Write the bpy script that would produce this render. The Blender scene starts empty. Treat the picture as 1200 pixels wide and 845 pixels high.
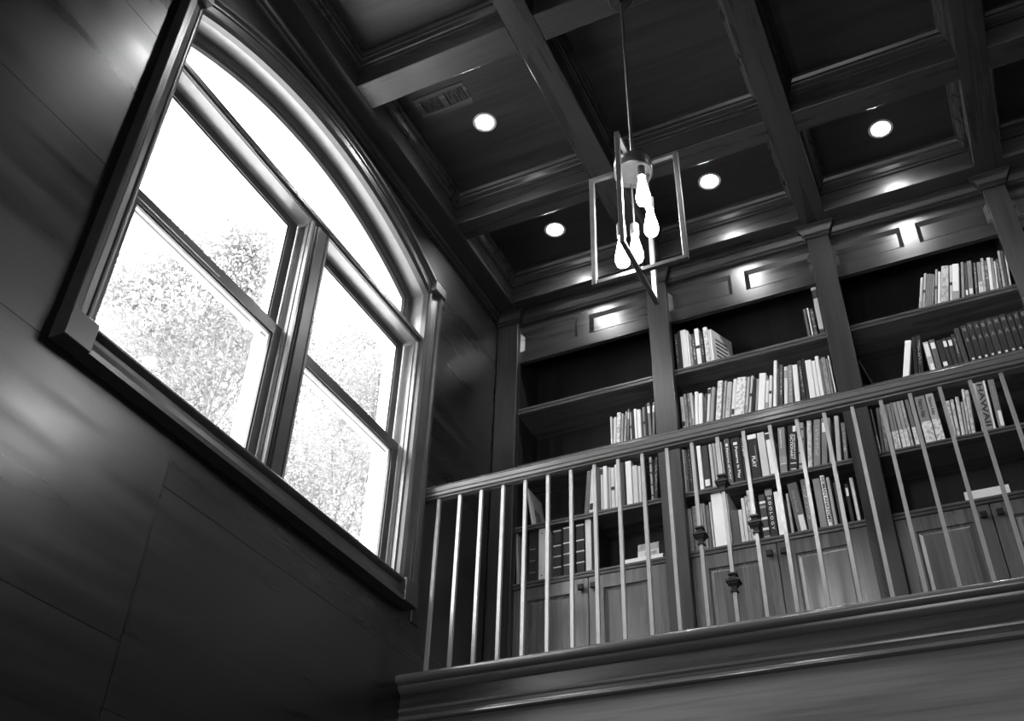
import bpy, bmesh, math, random
from mathutils import Matrix, Vector
rnd = random.Random(7)
scene = bpy.context.scene
COL = scene.collection

# ------------------------------------------------------------------ camera, sky, exposure
cam_data = bpy.data.cameras.new('camera')
cam_data.sensor_fit = 'HORIZONTAL'; cam_data.sensor_width = 36.0
cam_data.lens = 1197.8 / 1200.0 * 36.0
cam_data.clip_start = 0.05; cam_data.clip_end = 300
cam = bpy.data.objects.new('camera', cam_data); COL.objects.link(cam)
RIGHT = Vector((0.90133, 0.43227, 0.02733)); DOWN = Vector((-0.24564, 0.56213, -0.78973)); FWD = Vector((-0.35674, 0.70509, 0.61285))
m = Matrix.Identity(4)
for i in range(3):
    m[i][0] = RIGHT[i]; m[i][1] = -DOWN[i]; m[i][2] = -FWD[i]
m[0][3], m[1][3], m[2][3] = 2.5, 0.0, 1.6
cam.matrix_world = m
scene.camera = cam
scene.view_settings.view_transform = 'Standard'
scene.view_settings.look = 'None'
scene.view_settings.gamma = 1.0
scene.view_settings.exposure = 1.22
scene.view_settings.use_curve_mapping = False

SKY = 5.6
BULB = 42.0
DOWNLIGHT = 30.0
SPOT_W = 11.0
world = bpy.data.worlds.new('overcast_sky'); scene.world = world
world.use_nodes = True
wt = world.node_tree; wt.nodes.clear()
wo = wt.nodes.new('ShaderNodeOutputWorld'); wb = wt.nodes.new('ShaderNodeBackground')
wc = wt.nodes.new('ShaderNodeTexCoord'); wsx = wt.nodes.new('ShaderNodeSeparateXYZ'); wr = wt.nodes.new('ShaderNodeValToRGB')
wr.color_ramp.elements[0].position = 0.0; wr.color_ramp.elements[0].color = (.82, .82, .82, 1)
wr.color_ramp.elements[1].position = 1.0; wr.color_ramp.elements[1].color = (1, 1, 1, 1)
wt.links.new(wc.outputs['Generated'], wsx.inputs[0]); wt.links.new(wsx.outputs['Z'], wr.inputs[0])
wt.links.new(wr.outputs[0], wb.inputs['Color']); wb.inputs['Strength'].default_value = SKY
wt.links.new(wb.outputs[0], wo.inputs['Surface'])

sun_d = bpy.data.lights.new('sun', 'SUN'); sun_d.energy = 12.0; sun_d.angle = math.radians(3)
sun = bpy.data.objects.new('sun', sun_d); COL.objects.link(sun)
sun.rotation_euler = Vector((-.75, -.25, -.80)).to_track_quat('-Z', 'Y').to_euler()
def portal(name, loc, sx, sy, rot):
    l = bpy.data.lights.new(name, 'AREA'); l.shape = 'RECTANGLE'; l.size = sx; l.size_y = sy
    l.cycles.is_portal = True
    o = bpy.data.objects.new(name, l); COL.objects.link(o); o.location = loc; o.rotation_euler = rot
    return o
portal('window_portal', (-.30, 2.76, 4.75), 2.2, 2.1, (0, -math.pi/2, 0))

# ------------------------------------------------------------------ materials (all neutral grey: the photograph is black and white)
def new_mat(name):
    mt = bpy.data.materials.new(name); mt.use_nodes = True
    nt = mt.node_tree; nt.nodes.clear()
    out = nt.nodes.new('ShaderNodeOutputMaterial'); b = nt.nodes.new('ShaderNodeBsdfPrincipled')
    nt.links.new(b.outputs[0], out.inputs['Surface'])
    return mt, nt, b
def g(v): return (v, v, v, 1)
def plain(name, v, rough=.5, metal=0., spec=.5, noise=0., nscale=20):
    mt, nt, b = new_mat(name)
    b.inputs['Roughness'].default_value = rough; b.inputs['Metallic'].default_value = metal
    b.inputs['Specular IOR Level'].default_value = spec
    tc = nt.nodes.new('ShaderNodeTexCoord'); n = nt.nodes.new('ShaderNodeTexNoise'); n.inputs['Scale'].default_value = nscale
    r = nt.nodes.new('ShaderNodeValToRGB')
    r.color_ramp.elements[0].position = .3; r.color_ramp.elements[0].color = g(v*(1-noise))
    r.color_ramp.elements[1].position = .7; r.color_ramp.elements[1].color = g(v*(1+noise))
    nt.links.new(tc.outputs['Object'], n.inputs['Vector']); nt.links.new(n.outputs[0], r.inputs[0]); nt.links.new(r.outputs[0], b.inputs['Base Color'])
    return mt
def wood(name, axis, v, rough=.34, contrast=.45, spec=.5, coarse=1.0, streak=.06):
    """stained timber, grain running along the given axis"""
    mt, nt, b = new_mat(name)
    tc = nt.nodes.new('ShaderNodeTexCoord'); oi = nt.nodes.new('ShaderNodeObjectInfo')
    off = nt.nodes.new('ShaderNodeVectorMath'); off.operation = 'ADD'
    mul = nt.nodes.new('ShaderNodeVectorMath'); mul.operation = 'SCALE'; mul.inputs[0].default_value = (13.1, 7.7, 5.3)
    nt.links.new(oi.outputs['Random'], mul.inputs['Scale'])
    nt.links.new(tc.outputs['Object'], off.inputs[0]); nt.links.new(mul.outputs[0], off.inputs[1])
    def grain(lo, hi, detail, dist):
        mp = nt.nodes.new('ShaderNodeMapping')
        s = [hi*coarse]*3; s['xyz'.index(axis)] = lo*coarse
        mp.inputs['Scale'].default_value = s
        n = nt.nodes.new('ShaderNodeTexNoise'); n.inputs['Scale'].default_value = 1; n.inputs['Detail'].default_value = detail
        n.inputs['Distortion'].default_value = dist
        nt.links.new(off.outputs[0], mp.inputs[0]); nt.links.new(mp.outputs[0], n.inputs['Vector'])
        return n.outputs[0]
    g1 = grain(.8, 14, 4, .6); g2 = grain(3, 90, 3, .2)
    mix = nt.nodes.new('ShaderNodeMath'); mix.operation = 'MULTIPLY_ADD'; mix.inputs[1].default_value = .45
    sc = nt.nodes.new('ShaderNodeMath'); sc.operation = 'MULTIPLY'; sc.inputs[1].default_value = .55
    nt.links.new(g1, sc.inputs[0]); nt.links.new(g2, mix.inputs[0]); nt.links.new(sc.outputs[0], mix.inputs[2])
    r = nt.nodes.new('ShaderNodeValToRGB')
    r.color_ramp.elements[0].position = .32; r.color_ramp.elements[0].color = g(v*(1-contrast))
    r.color_ramp.elements[1].position = .68; r.color_ramp.elements[1].color = g(v*(1+contrast))
    nt.links.new(mix.outputs[0], r.inputs[0]); nt.links.new(r.outputs[0], b.inputs['Base Color'])
    rr = nt.nodes.new('ShaderNodeMapRange'); rr.inputs['To Min'].default_value = rough-streak; rr.inputs['To Max'].default_value = rough+streak; rr.inputs['From Min'].default_value = .3; rr.inputs['From Max'].default_value = .7
    nt.links.new(g1, rr.inputs[0]); nt.links.new(rr.outputs[0], b.inputs['Roughness'])
    bp = nt.nodes.new('ShaderNodeBump'); bp.inputs['Strength'].default_value = .05; bp.inputs['Distance'].default_value = .002
    nt.links.new(mix.outputs[0], bp.inputs['Height']); nt.links.new(bp.outputs[0], b.inputs['Normal'])
    b.inputs['Specular IOR Level'].default_value = spec
    return mt
WX = wood('stained_wood_x', 'x', .032, rough=.30); WY = wood('stained_wood_y', 'y', .032, rough=.30); WZ = wood('stained_wood_z', 'z', .034)
PANEL = wood('wall_panelling', 'y', .011, rough=.32, contrast=.6, spec=.75, coarse=.7, streak=.075)
CEILW = wood('ceiling_veneer', 'x', .025, rough=.40, contrast=.5, coarse=.8)
SHELFW = wood('shelf_wood', 'x', .080, rough=.28)
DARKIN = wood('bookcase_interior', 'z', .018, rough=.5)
DOORW = wood('door_wood', 'z', .115, rough=.26, contrast=.35, spec=.7)
RAILW = wood('rail_wood', 'x', .13, rough=.22, contrast=.25, spec=.7)
WINW = plain('window_wood', .050, .34, spec=.6, noise=.2, nscale=9); WINWY = WINW
LIT_JAMB = plain('lit_jamb_wood', .24, .24, spec=.9, noise=.08, nscale=9)  # window wood paled: sky light on the reveals is put into the colour
WHITE = plain('white_exterior_frame', .80, .5)
IRON = plain('satin_pewter_iron', .42, .36, .40, noise=.08)
DARKIRON = plain('dark_bronze', .025, .4, .5)
BRASS = plain('pendant_bronze', .15, .36, .6, noise=.1)
PAPER = plain('book_pages', .62, .8, noise=.08, nscale=60)
TRIMRING = plain('downlight_trim', .5, .5)
OUTLETM = plain('dark_outlet_plate', .02, .4)
BLACK = plain('slot_shade_black', .006, .8)
LAWN = plain('lawn', .58, .9, noise=.25, nscale=2)
FLOORW = wood('floor_boards', 'x', .06, rough=.3)
PLASTER = plain('painted_wall', .10, .6, noise=.05)
BARK = plain('bark', .10, .9, noise=.4, nscale=12)
def emitter(name, strength, base=1.0):
    mt = bpy.data.materials.new(name); mt.use_nodes = True
    nt = mt.node_tree; nt.nodes.clear()
    out = nt.nodes.new('ShaderNodeOutputMaterial'); e = nt.nodes.new('ShaderNodeEmission')
    e.inputs['Color'].default_value = g(base); e.inputs['Strength'].default_value = strength
    nt.links.new(e.outputs[0], out.inputs[0]); return mt
BULBM = emitter('glowing_bulb', BULB); LENSM = emitter('glowing_lens', DOWNLIGHT)
def glass_mat():
    mt = bpy.data.materials.new('window_glass'); mt.use_nodes = True
    nt = mt.node_tree; nt.nodes.clear()
    out = nt.nodes.new('ShaderNodeOutputMaterial'); mx = nt.nodes.new('ShaderNodeMixShader')
    t = nt.nodes.new('ShaderNodeBsdfTransparent'); t.inputs[0].default_value = (.95, .95, .95, 1)
    gl = nt.nodes.new('ShaderNodeBsdfGlossy'); gl.inputs['Roughness'].default_value = .02
    lw = nt.nodes.new('ShaderNodeLayerWeight'); pw = nt.nodes.new('ShaderNodeMath'); pw.operation = 'POWER'; pw.inputs[1].default_value = 5
    f = nt.nodes.new('ShaderNodeMath'); f.operation = 'MULTIPLY_ADD'; f.inputs[1].default_value = .9; f.inputs[2].default_value = .035
    nt.links.new(lw.outputs['Facing'], pw.inputs[0]); nt.links.new(pw.outputs[0], f.inputs[0])
    nt.links.new(f.outputs[0], mx.inputs[0]); nt.links.new(t.outputs[0], mx.inputs[1]); nt.links.new(gl.outputs[0], mx.inputs[2])
    nt.links.new(mx.outputs[0], out.inputs[0]); return mt
GLASS = glass_mat()
def leaf_mat(name, v):
    mt = bpy.data.materials.new(name); mt.use_nodes = True
    nt = mt.node_tree; nt.nodes.clear()
    out = nt.nodes.new('ShaderNodeOutputMaterial'); mx = nt.nodes.new('ShaderNodeMixShader'); mx.inputs[0].default_value = .5
    d = nt.nodes.new('ShaderNodeBsdfDiffuse'); t = nt.nodes.new('ShaderNodeBsdfTranslucent')
    tc = nt.nodes.new('ShaderNodeTexCoord'); n = nt.nodes.new('ShaderNodeTexNoise'); n.inputs['Scale'].default_value = 3
    r = nt.nodes.new('ShaderNodeValToRGB'); r.color_ramp.elements[0].color = g(v*.7); r.color_ramp.elements[1].color = g(min(v*1.3, .95))
    nt.links.new(tc.outputs['Object'], n.inputs['Vector']); nt.links.new(n.outputs[0], r.inputs[0])
    nt.links.new(r.outputs[0], d.inputs[0]); nt.links.new(r.outputs[0], t.inputs[0])
    nt.links.new(d.outputs[0], mx.inputs[1]); nt.links.new(t.outputs[0], mx.inputs[2]); nt.links.new(mx.outputs[0], out.inputs[0])
    return mt
LEAF_PALE = leaf_mat('pale_leaves', .185); LEAF_DARK = leaf_mat('darker_leaves', .10)

def spine_mat(name, kind):
    """book cloth: tone from the object's own colour, print pattern on the cloth"""
    mt, nt, b = new_mat(name)
    b.inputs['Roughness'].default_value = .45; b.inputs['Specular IOR Level'].default_value = .3
    oi = nt.nodes.new('ShaderNodeObjectInfo'); tc = nt.nodes.new('ShaderNodeTexCoord')
    col = oi.outputs['Color']
    def mixc(fac, c2):
        mx = nt.nodes.new('ShaderNodeMix'); mx.data_type = 'RGBA'
        nt.links.new(fac, mx.inputs[0]); nt.links.new(col, mx.inputs[6])
        if isinstance(c2, float): mx.inputs[7].default_value = g(c2)
        else: nt.links.new(c2, mx.inputs[7])
        return mx.outputs[2]
    off = nt.nodes.new('ShaderNodeVectorMath'); off.operation = 'ADD'
    sc = nt.nodes.new('ShaderNodeVectorMath'); sc.operation = 'SCALE'; sc.inputs[0].default_value = (3.7, 5.1, 9.3)
    nt.links.new(oi.outputs['Random'], sc.inputs['Scale']); nt.links.new(tc.outputs['Object'], off.inputs[0]); nt.links.new(sc.outputs[0], off.inputs[1])
    res = col
    if kind != 'cloth':
        mp = nt.nodes.new('ShaderNodeMapping'); nt.links.new(off.outputs[0], mp.inputs[0])
        n = nt.nodes.new('ShaderNodeTexNoise'); n.inputs['Scale'].default_value = 1
        nt.links.new(mp.outputs[0], n.inputs['Vector'])
        th = nt.nodes.new('ShaderNodeMapRange'); nt.links.new(n.outputs[0], th.inputs[0])
        if kind == 'blotchy':
            mp.inputs['Scale'].default_value = (60, 60, 45); n.inputs['Detail'].default_value = 3
            th.inputs['From Min'].default_value = .45; th.inputs['From Max'].default_value = .62
        elif kind == 'marks':
            mp.inputs['Scale'].default_value = (110, 0, 170); n.inputs['Detail'].default_value = 1
            th.inputs['From Min'].default_value = .54; th.inputs['From Max'].default_value = .6
        elif kind == 'stripes':
            mp.inputs['Scale'].default_value = (0, 0, 220); n.inputs['Detail'].default_value = 0
            th.inputs['From Min'].default_value = .46; th.inputs['From Max'].default_value = .56
        inv = nt.nodes.new('ShaderNodeMath'); inv.operation = 'LESS_THAN'; inv.inputs[1].default_value = .3
        sep = nt.nodes.new('ShaderNodeSeparateColor'); nt.links.new(col, sep.inputs[0]); nt.links.new(sep.outputs[0], inv.inputs[0])
        mr = nt.nodes.new('ShaderNodeMapRange'); mr.inputs['To Min'].default_value = .10; mr.inputs['To Max'].default_value = .6
        nt.links.new(inv.outputs[0], mr.inputs[0])
        cm = nt.nodes.new('ShaderNodeCombineColor')
        for i in range(3): nt.links.new(mr.outputs[0], cm.inputs[i])
        fac = th.outputs[0]
        if kind == 'marks':        # keep the lettering to the middle of the spine
            sx = nt.nodes.new('ShaderNodeSeparateXYZ'); nt.links.new(tc.outputs['Generated'], sx.inputs[0])
            a = nt.nodes.new('ShaderNodeMath'); a.operation = 'COMPARE'; a.inputs[1].default_value = .5; a.inputs[2].default_value = .22
            c = nt.nodes.new('ShaderNodeMath'); c.operation = 'COMPARE'; c.inputs[1].default_value = .55; c.inputs[2].default_value = .32
            nt.links.new(sx.outputs['X'], a.inputs[0]); nt.links.new(sx.outputs['Z'], c.inputs[0])
            m1 = nt.nodes.new('ShaderNodeMath'); m1.operation = 'MULTIPLY'; m2 = nt.nodes.new('ShaderNodeMath'); m2.operation = 'MULTIPLY'
            nt.links.new(a.outputs[0], m1.inputs[0]); nt.links.new(c.outputs[0], m1.inputs[1]); nt.links.new(m1.outputs[0], m2.inputs[0]); nt.links.new(fac, m2.inputs[1])
            fac = m2.outputs[0]
        elif kind == 'blotchy' or kind == 'stripes':
            m2 = nt.nodes.new('ShaderNodeMath'); m2.operation = 'MULTIPLY'; m2.inputs[1].default_value = .55; nt.links.new(fac, m2.inputs[0]); fac = m2.outputs[0]
        res = mixc(fac, cm.outputs[0])
    nt.links.new(res, b.inputs['Base Color'])
    return mt
SPINE = {k: spine_mat('book_'+k, k) for k in ('cloth', 'blotchy', 'marks', 'stripes')}

# ------------------------------------------------------------------ mesh helpers
class MB:
    def __init__(s): s.v = []; s.f = []; s.mi = []
    def quad(s, pts, mi=0):
        n = len(s.v); s.v += [tuple(p) for p in pts]; s.f.append(tuple(range(n, n+len(pts)))); s.mi.append(mi)
    def box(s, x0, x1, y0, y1, z0, z1, mi=0):
        n = len(s.v)
        s.v += [(x, y, z) for x in (x0, x1) for y in (y0, y1) for z in (z0, z1)]
        for f in ((0,1,3,2),(4,6,7,5),(0,4,5,1),(2,3,7,6),(0,2,6,4),(1,5,7,3)):
            s.f.append(tuple(n+i for i in f)); s.mi.append(mi)
        return s
    def loops(s, L, closed=True, cap0=False, cap1=False, mi=0):
        """bridge a list of equal-length point loops"""
        n = len(s.v); k = len(L[0])
        for l in L: s.v += [tuple(p) for p in l]
        for a in range(len(L)-1):
            for i in range(k if closed else k-1):
                j = (i+1) % k
                s.f.append((n+a*k+i, n+a*k+j, n+(a+1)*k+j, n+(a+1)*k+i)); s.mi.append(mi)
        if cap0: s.f.append(tuple(n+i for i in range(k))[::-1]); s.mi.append(mi)
        if cap1: s.f.append(tuple(n+(len(L)-1)*k+i for i in range(k))); s.mi.append(mi)
        return s
    def lathe(s, prof, c, seg=20, mi=0, cap=True):
        L = []
        for r, z in prof:
            L.append([(c[0]+r*math.cos(2*math.pi*i/seg), c[1]+r*math.sin(2*math.pi*i/seg), c[2]+z) for i in range(seg)])
        return s.loops(L, True, cap, cap, mi)
    def tube(s, p, q, r, seg=8, mi=0):
        p, q = Vector(p), Vector(q); d = (q-p).normalized()
        u = d.cross(Vector((0, 0, 1)) if abs(d.z) < .9 else Vector((1, 0, 0))).normalized(); w = d.cross(u)
        L = [[c + u*(r*math.cos(2*math.pi*i/seg)) + w*(r*math.sin(2*math.pi*i/seg)) for i in range(seg)] for c in (p, q)]
        return s.loops(L, True, True, True, mi)
    def mesh(s, name, mats, smooth=False):
        me = bpy.data.meshes.new(name); me.from_pydata(s.v, [], s.f); me.update()
        for mt in (mats if isinstance(mats, (list, tuple)) else [mats]): me.materials.append(mt)
        for p, i in zip(me.polygons, s.mi): p.material_index = i
        bm = bmesh.new(); bm.from_mesh(me); bmesh.ops.recalc_face_normals(bm, faces=bm.faces); bm.to_mesh(me); bm.free()
        if smooth:
            for p in me.polygons: p.use_smooth = True
            try: me.set_sharp_from_angle(angle=math.radians(38))
            except Exception: pass
        return me
    def build(s, name, mats, parent=None, smooth=False, loc=None):
        o = bpy.data.objects.new(name, s.mesh(name, mats, smooth)); COL.objects.link(o)
        if parent: o.parent = parent
        if loc: o.location = loc
        return o
def obj(name, me, parent=None, loc=(0, 0, 0)):
    o = bpy.data.objects.new(name, me); COL.objects.link(o); o.location = loc
    if parent: o.parent = parent
    return o
def empty(name, loc=(0, 0, 0)):
    o = bpy.data.objects.new(name, None); COL.objects.link(o); o.location = loc; o.empty_display_size = .05
    return o
def tag(o, label=None, cat=None, group=None, kind=None):
    if label: o['label'] = label
    if cat: o['category'] = cat
    if group: o['group'] = group
    if kind: o['kind'] = kind
    return o
def struct(o): o['kind'] = 'structure'; return o
def bevel(o, w=.002, seg=1):
    md = o.modifiers.new('bevel', 'BEVEL'); md.width = w; md.segments = seg; md.limit_method = 'ANGLE'; md.angle_limit = math.radians(50)
    return o
def ring(mb, rect, prof, z0=0, mi=0):
    """mitred moulding round the inside of a rectangle: prof = (inset, z)"""
    x0, x1, y0, y1 = rect
    mb.loops([[(x0+d, y0+d, z0+z), (x1-d, y0+d, z0+z), (x1-d, y1-d, z0+z), (x0+d, y1-d, z0+z)] for d, z in prof], True, mi=mi)
# ------------------------------------------------------------------ room shell
ROOM_X, FRONT_Y, TOPZ = 4.24, -2.95, 6.33
BEAM_Z = 6.09
def arc_z(y, R, c=(2.765, 3.552)):
    d = R*R-(y-c[0])**2
    return c[1]+math.sqrt(max(d, 0))
def opening(y):          # hole in the left wall: None or (bottom, top)
    if 1.69 < y < 3.84: return 3.69, arc_z(y, 2.30)
    return None
def wall_face(mb, y0, y1, z0, z1, x):
    ys = [y0]
    n = max(1, int((y1-y0)/.06))
    cuts = sorted(set([y0, y1]+[c for c in (1.6901, 3.8399) if y0 < c < y1]+([y0+(y1-y0)*i/n for i in range(1, n)] if (y1 > 1.69 and y0 < 3.84 and z1 > 3.69) else [])))
    for a, b in zip(cuts, cuts[1:]):
        mid = (a+b)/2; o = opening(mid)
        if not o or z1 <= o[0]:
            mb.quad([(x, a, z0), (x, b, z0), (x, b, z1), (x, a, z1)]); continue
        if z0 < o[0]: mb.quad([(x, a, z0), (x, b, z0), (x, b, min(z1, o[0])), (x, a, min(z1, o[0]))])
        ta, tb = (opening(min(max(a, 1.6901), 3.8399)) or o)[1], (opening(min(max(b, 1.6901), 3.8399)) or o)[1]
        if z1 > min(ta, tb):
            mb.quad([(x, a, max(z0, min(ta, z1))), (x, b, max(z0, min(tb, z1))), (x, b, z1), (x, a, z1)])
mb = MB(); wall_face(mb, FRONT_Y-.2, 5.3, -.1, 6.6, -.004)
wall_face(mb, FRONT_Y-.2, 5.3, -.1, 6.6, -.20)
mb.quad([(-.2, 1.69, 3.69), (-.2, 3.84, 3.69), (-.004, 3.84, 3.69), (-.004, 1.69, 3.69)])
for yy in (1.69, 3.84): mb.quad([(-.2, yy, 3.69), (-.004, yy, 3.69), (-.004, yy, arc_z(yy, 2.30)), (-.2, yy, arc_z(yy, 2.30))])
mb.loops([[(xx, 1.69+2.15*i/40, arc_z(1.69+2.15*i/40, 2.30)) for i in range(41)] for xx in (-.2, -.004)], False)
wall_left = struct(mb.build('wall_left', PANEL))
# veneer sheets with fine open joints
def wall_panel(y0, y1, z0, z1, tilt=0.):
    mb = MB(); gp = .0012
    wall_face(mb, y0+gp, y1-gp, z0+gp, z1-gp, 0.)
    for (a, b) in (((y0+gp, z0+gp), (y1-gp, z0+gp)), ((y1-gp, z0+gp), (y1-gp, z1-gp)), ((y0+gp, z1-gp), (y1-gp, z1-gp)), ((y0+gp, z0+gp), (y0+gp, z1-gp))):
        if (a[0] != b[0]) or not (1.69 < a[0] < 3.84):
            if opening((a[0]+b[0])/2) and a[1] == b[1] and a[1] > 3.69: continue
            mb.quad([(0, a[0], a[1]), (0, b[0], b[1]), (-.004, b[0], b[1]), (-.004, a[0], a[1])])
    me_o = mb.build('wall_panel', PANEL, wall_left)
    return me_o
JL = [0, .488, 1.275, 2.063, 2.85, 3.628, 4.42, 5.205, 6.03]
JR = [0, .28, 1.065, 1.85, 2.64, 3.425, 6.03]
for a, b in zip(JL, JL[1:]):
    wall_panel(FRONT_Y, -.2, a, b); wall_panel(-.2, 2.254, a, b)
for a, b in zip(JR, JR[1:]):
    if b <= 3.2 : wall_panel(2.254, 3.95, a, b)
    else: wall_panel(2.254, 4.70, a, b)
# remaining walls, floor
mb = MB(); mb.box(-.2, ROOM_X+.2, 3.95, 4.05, -.1, 3.14); mb.box(-.2, ROOM_X+.2, 5.09, 5.25, 3.1, 6.6)
wall_back = struct(mb.build('wall_back', wood('lower_wall_panelling', 'x', .16, rough=.4, contrast=.45, coarse=.7)))
struct(MB().box(ROOM_X, ROOM_X+.15, FRONT_Y-.2, 5.3, -.1, 6.6).build('wall_right', PANEL))
mb = MB()
mb.box(-.2, ROOM_X+.15, FRONT_Y-.15, FRONT_Y, -.1, .9); mb.box(-.2, ROOM_X+.15, FRONT_Y-.15, FRONT_Y, 3.6, 6.6)
mb.box(-.2, 1.45, FRONT_Y-.15, FRONT_Y, .9, 3.6); mb.box(2.75, ROOM_X+.15, FRONT_Y-.15, FRONT_Y, .9, 3.6)
struct(mb.build('wall_front', PANEL))
struct(MB().box(-.2, ROOM_X+.15, FRONT_Y-.15, 4.0, -.2, 0).build('floor', FLOORW))
fl = MB().box(0, ROOM_X, 3.93, 5.09, 3.14, 3.30); struct(fl.build('floor', FLOORW))
struct(MB().box(-60, -.21, -30, 60, -.3, -.02).build('ground', LAWN))
# unseen tall window, added behind the viewer for fill light
w2 = struct(empty('fill_window', (2.1, FRONT_Y, 2.25)))
def at(parent, mbuf, name, mats, smooth=False):
    """build a world-space buffer as a child of an empty that is not at the origin"""
    L = parent.matrix_world.translation if parent.parent is None else parent.location
    base = parent.location
    mbuf.v = [(x-base[0], y-base[1], z-base[2]) for x, y, z in mbuf.v]
    return mbuf.build(name, mats, parent, smooth)
mb = MB()
for x in (1.45, 2.07, 2.69): mb.box(x, x+.06, FRONT_Y-.1, FRONT_Y+.02, .9, 3.6)
for z in (.9, 2.2, 3.52): mb.box(1.45, 2.75, FRONT_Y-.1, FRONT_Y+.02, z, z+.08)
at(w2, mb, 'window_frame', WINW)
at(w2, MB().box(1.45, 2.75, FRONT_Y-.06, FRONT_Y-.055, .9, 3.6), 'glass_pane', GLASS)
portal('fill_window_portal', (2.1, FRONT_Y-.2, 2.25), 1.3, 2.7, (math.pi/2, 0, 0))

# ------------------------------------------------------------------ coffered ceiling
ceiling = struct(MB().box(-.2, ROOM_X+.15, FRONT_Y-.15, 5.25, 6.36, 6.5).build('ceiling', CEILW))
XB = [(0, .155), (1.045, 1.195), (2.07, 2.22), (3.065, 3.215), (4.09, 4.24)]
YB = [(4.60, 5.09), (3.80, 3.95), (2.675, 2.837), (1.555, 1.715), (.435, .595), (-.685, -.525), (-1.805, -1.645), (FRONT_Y, -2.77)]
for a, b in XB:
    bevel(MB().box(a, b, FRONT_Y, 5.09, BEAM_Z, 6.35).build('ceiling_beam', WY, ceiling), .003)
for (a, b) in YB:
    for (p, q), (r, s) in zip(XB, XB[1:]):
        bevel(MB().box(q, r, a, b, BEAM_Z+.0006, 6.35).build('cross_beam', WX, ceiling), .003)
COVE = [(0, 6.222), (.010, 6.222), (.010, 6.240), (.018, 6.244), (.027, 6.268), (.034, 6.274), (.034, 6.292), (.046, 6.306), (.046, 6.331)]
for (a, b), (c, d) in zip(YB[1:], YB):
    for (p, q), (r, s) in zip(XB, XB[1:]):
        rect = (q, r, b, c) if b < c else (q, r, d, a)
        mb = MB(); mb.quad([(q, b, 6.33), (r, b, 6.33), (r, c, 6.33), (q, c, 6.33)]); mb.build('coffer_panel', CEILW, ceiling)
        mb = MB(); ring(mb, (q, r, b, c), COVE); mb.build('coffer_moulding', WX, ceiling)
# cornice along the left wall
mb = MB()
prof = [(0, 6.025), (.010, 6.025), (.010, 6.040), (.020, 6.046), (.030, 6.062), (.042, 6.070), (.046, 6.091)]
mb.loops([[(d, y, z) for d, z in prof] for y in (FRONT_Y, 4.70)], False)
struct(mb.build('trim_1', WY))

# ------------------------------------------------------------------ arched window
win = struct(empty('window_1', (0, 2.765, 3.70)))
CP = [(0, 0), (0, .060), (.004, .062), (.022, .062), (.028, .050), (.034, .046), (.044, .046), (.050, .038), (.078, .032), (.084, .036), (.092, .036), (.098, .028), (.110, .022), (.110, -.01)]
OY0, OY1 = 1.633, 3.895
def leg(sign, y_out, z0, z1):
    return MB().loops([[(x, y_out+sign*d, z) for d, x in CP] for z in (z0, z1)], False, False, False)
for sgn, yo in ((1, OY0), (-1, OY1)):
    at(win, leg(sgn, yo, 3.745, 5.60), 'casing_leg', WINW)
RO = 2.362
a0 = math.acos((2.765-OY0-.02)/RO)
mb = MB(); N = 56; A0 = math.asin((1.115)/RO)
mb.loops([[(x, 2.765+(RO-d)*math.sin(t), 3.552+(RO-d)*math.cos(t)) for d, x in CP] for t in [(-A0+2*A0*i/N) for i in range(N+1)]], False)
at(win, mb, 'arched_casing', WINWY, True)
for yc_ in (OY0-.012, OY1-.108):          # small blocks where the arch meets the legs
    o = at(win, MB().box(-.001, .072, yc_, yc_+.120, 5.585, 5.655), 'corner_block', WINW); bevel(o, .003)
for yc_ in (OY0-.003, OY1-.117):          # plinth blocks at the foot
    o = at(win, MB().box(-.001, .070, yc_, yc_+.120, 3.632, 3.748), 'plinth_block', WINW); bevel(o, .003)
# sill casing and stool between the plinth blocks
SP = [(0, 3.632), (.062, 3.632), (.064, 3.652), (.052, 3.660), (.046, 3.664), (.040, 3.670), (.034, 3.700), (.034, 3.718), (.048, 3.726), (.056, 3.734), (.056, 3.742), (.050, 3.749), (-.06, 3.749)]
at(win, MB().loops([[(x, y, z) for x, z in SP] for y in (OY0+.115, OY1-.115)], False), 'sill_casing', WINWY)
# jamb lining: wood inside, white outside
JR_ = 2.255
def lining(r_in, x0, x1, name, mat, th=.03):
    y0, y1 = 1.742, 3.788
    sp = [(y0, 3.72)]+[(y0, z) for z in (4.5, 5.2)]
    def loop(x, off):
        pts = [(x, y0-off, 3.72-off)]
        n = 40
        for i in range(n+1):
            y = y0+(y1-y0)*i/n
            pts.append((x, y0-off+(y1-y0+2*off)*i/n, arc_z(y, r_in)+off))
        pts.append((x, y1+off, 3.72-off))
        return pts
    mbf = MB(); mbf.loops([loop(x0, 0), loop(x1, 0), loop(x1, th), loop(x0, th)], True)
    return at(win, mbf, name, mat)
lining(JR_, -.105, .004, 'jamb_lining', LIT_JAMB)
lining(JR_+.001, -.235, -.106, 'exterior_jamb', WHITE)
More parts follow.
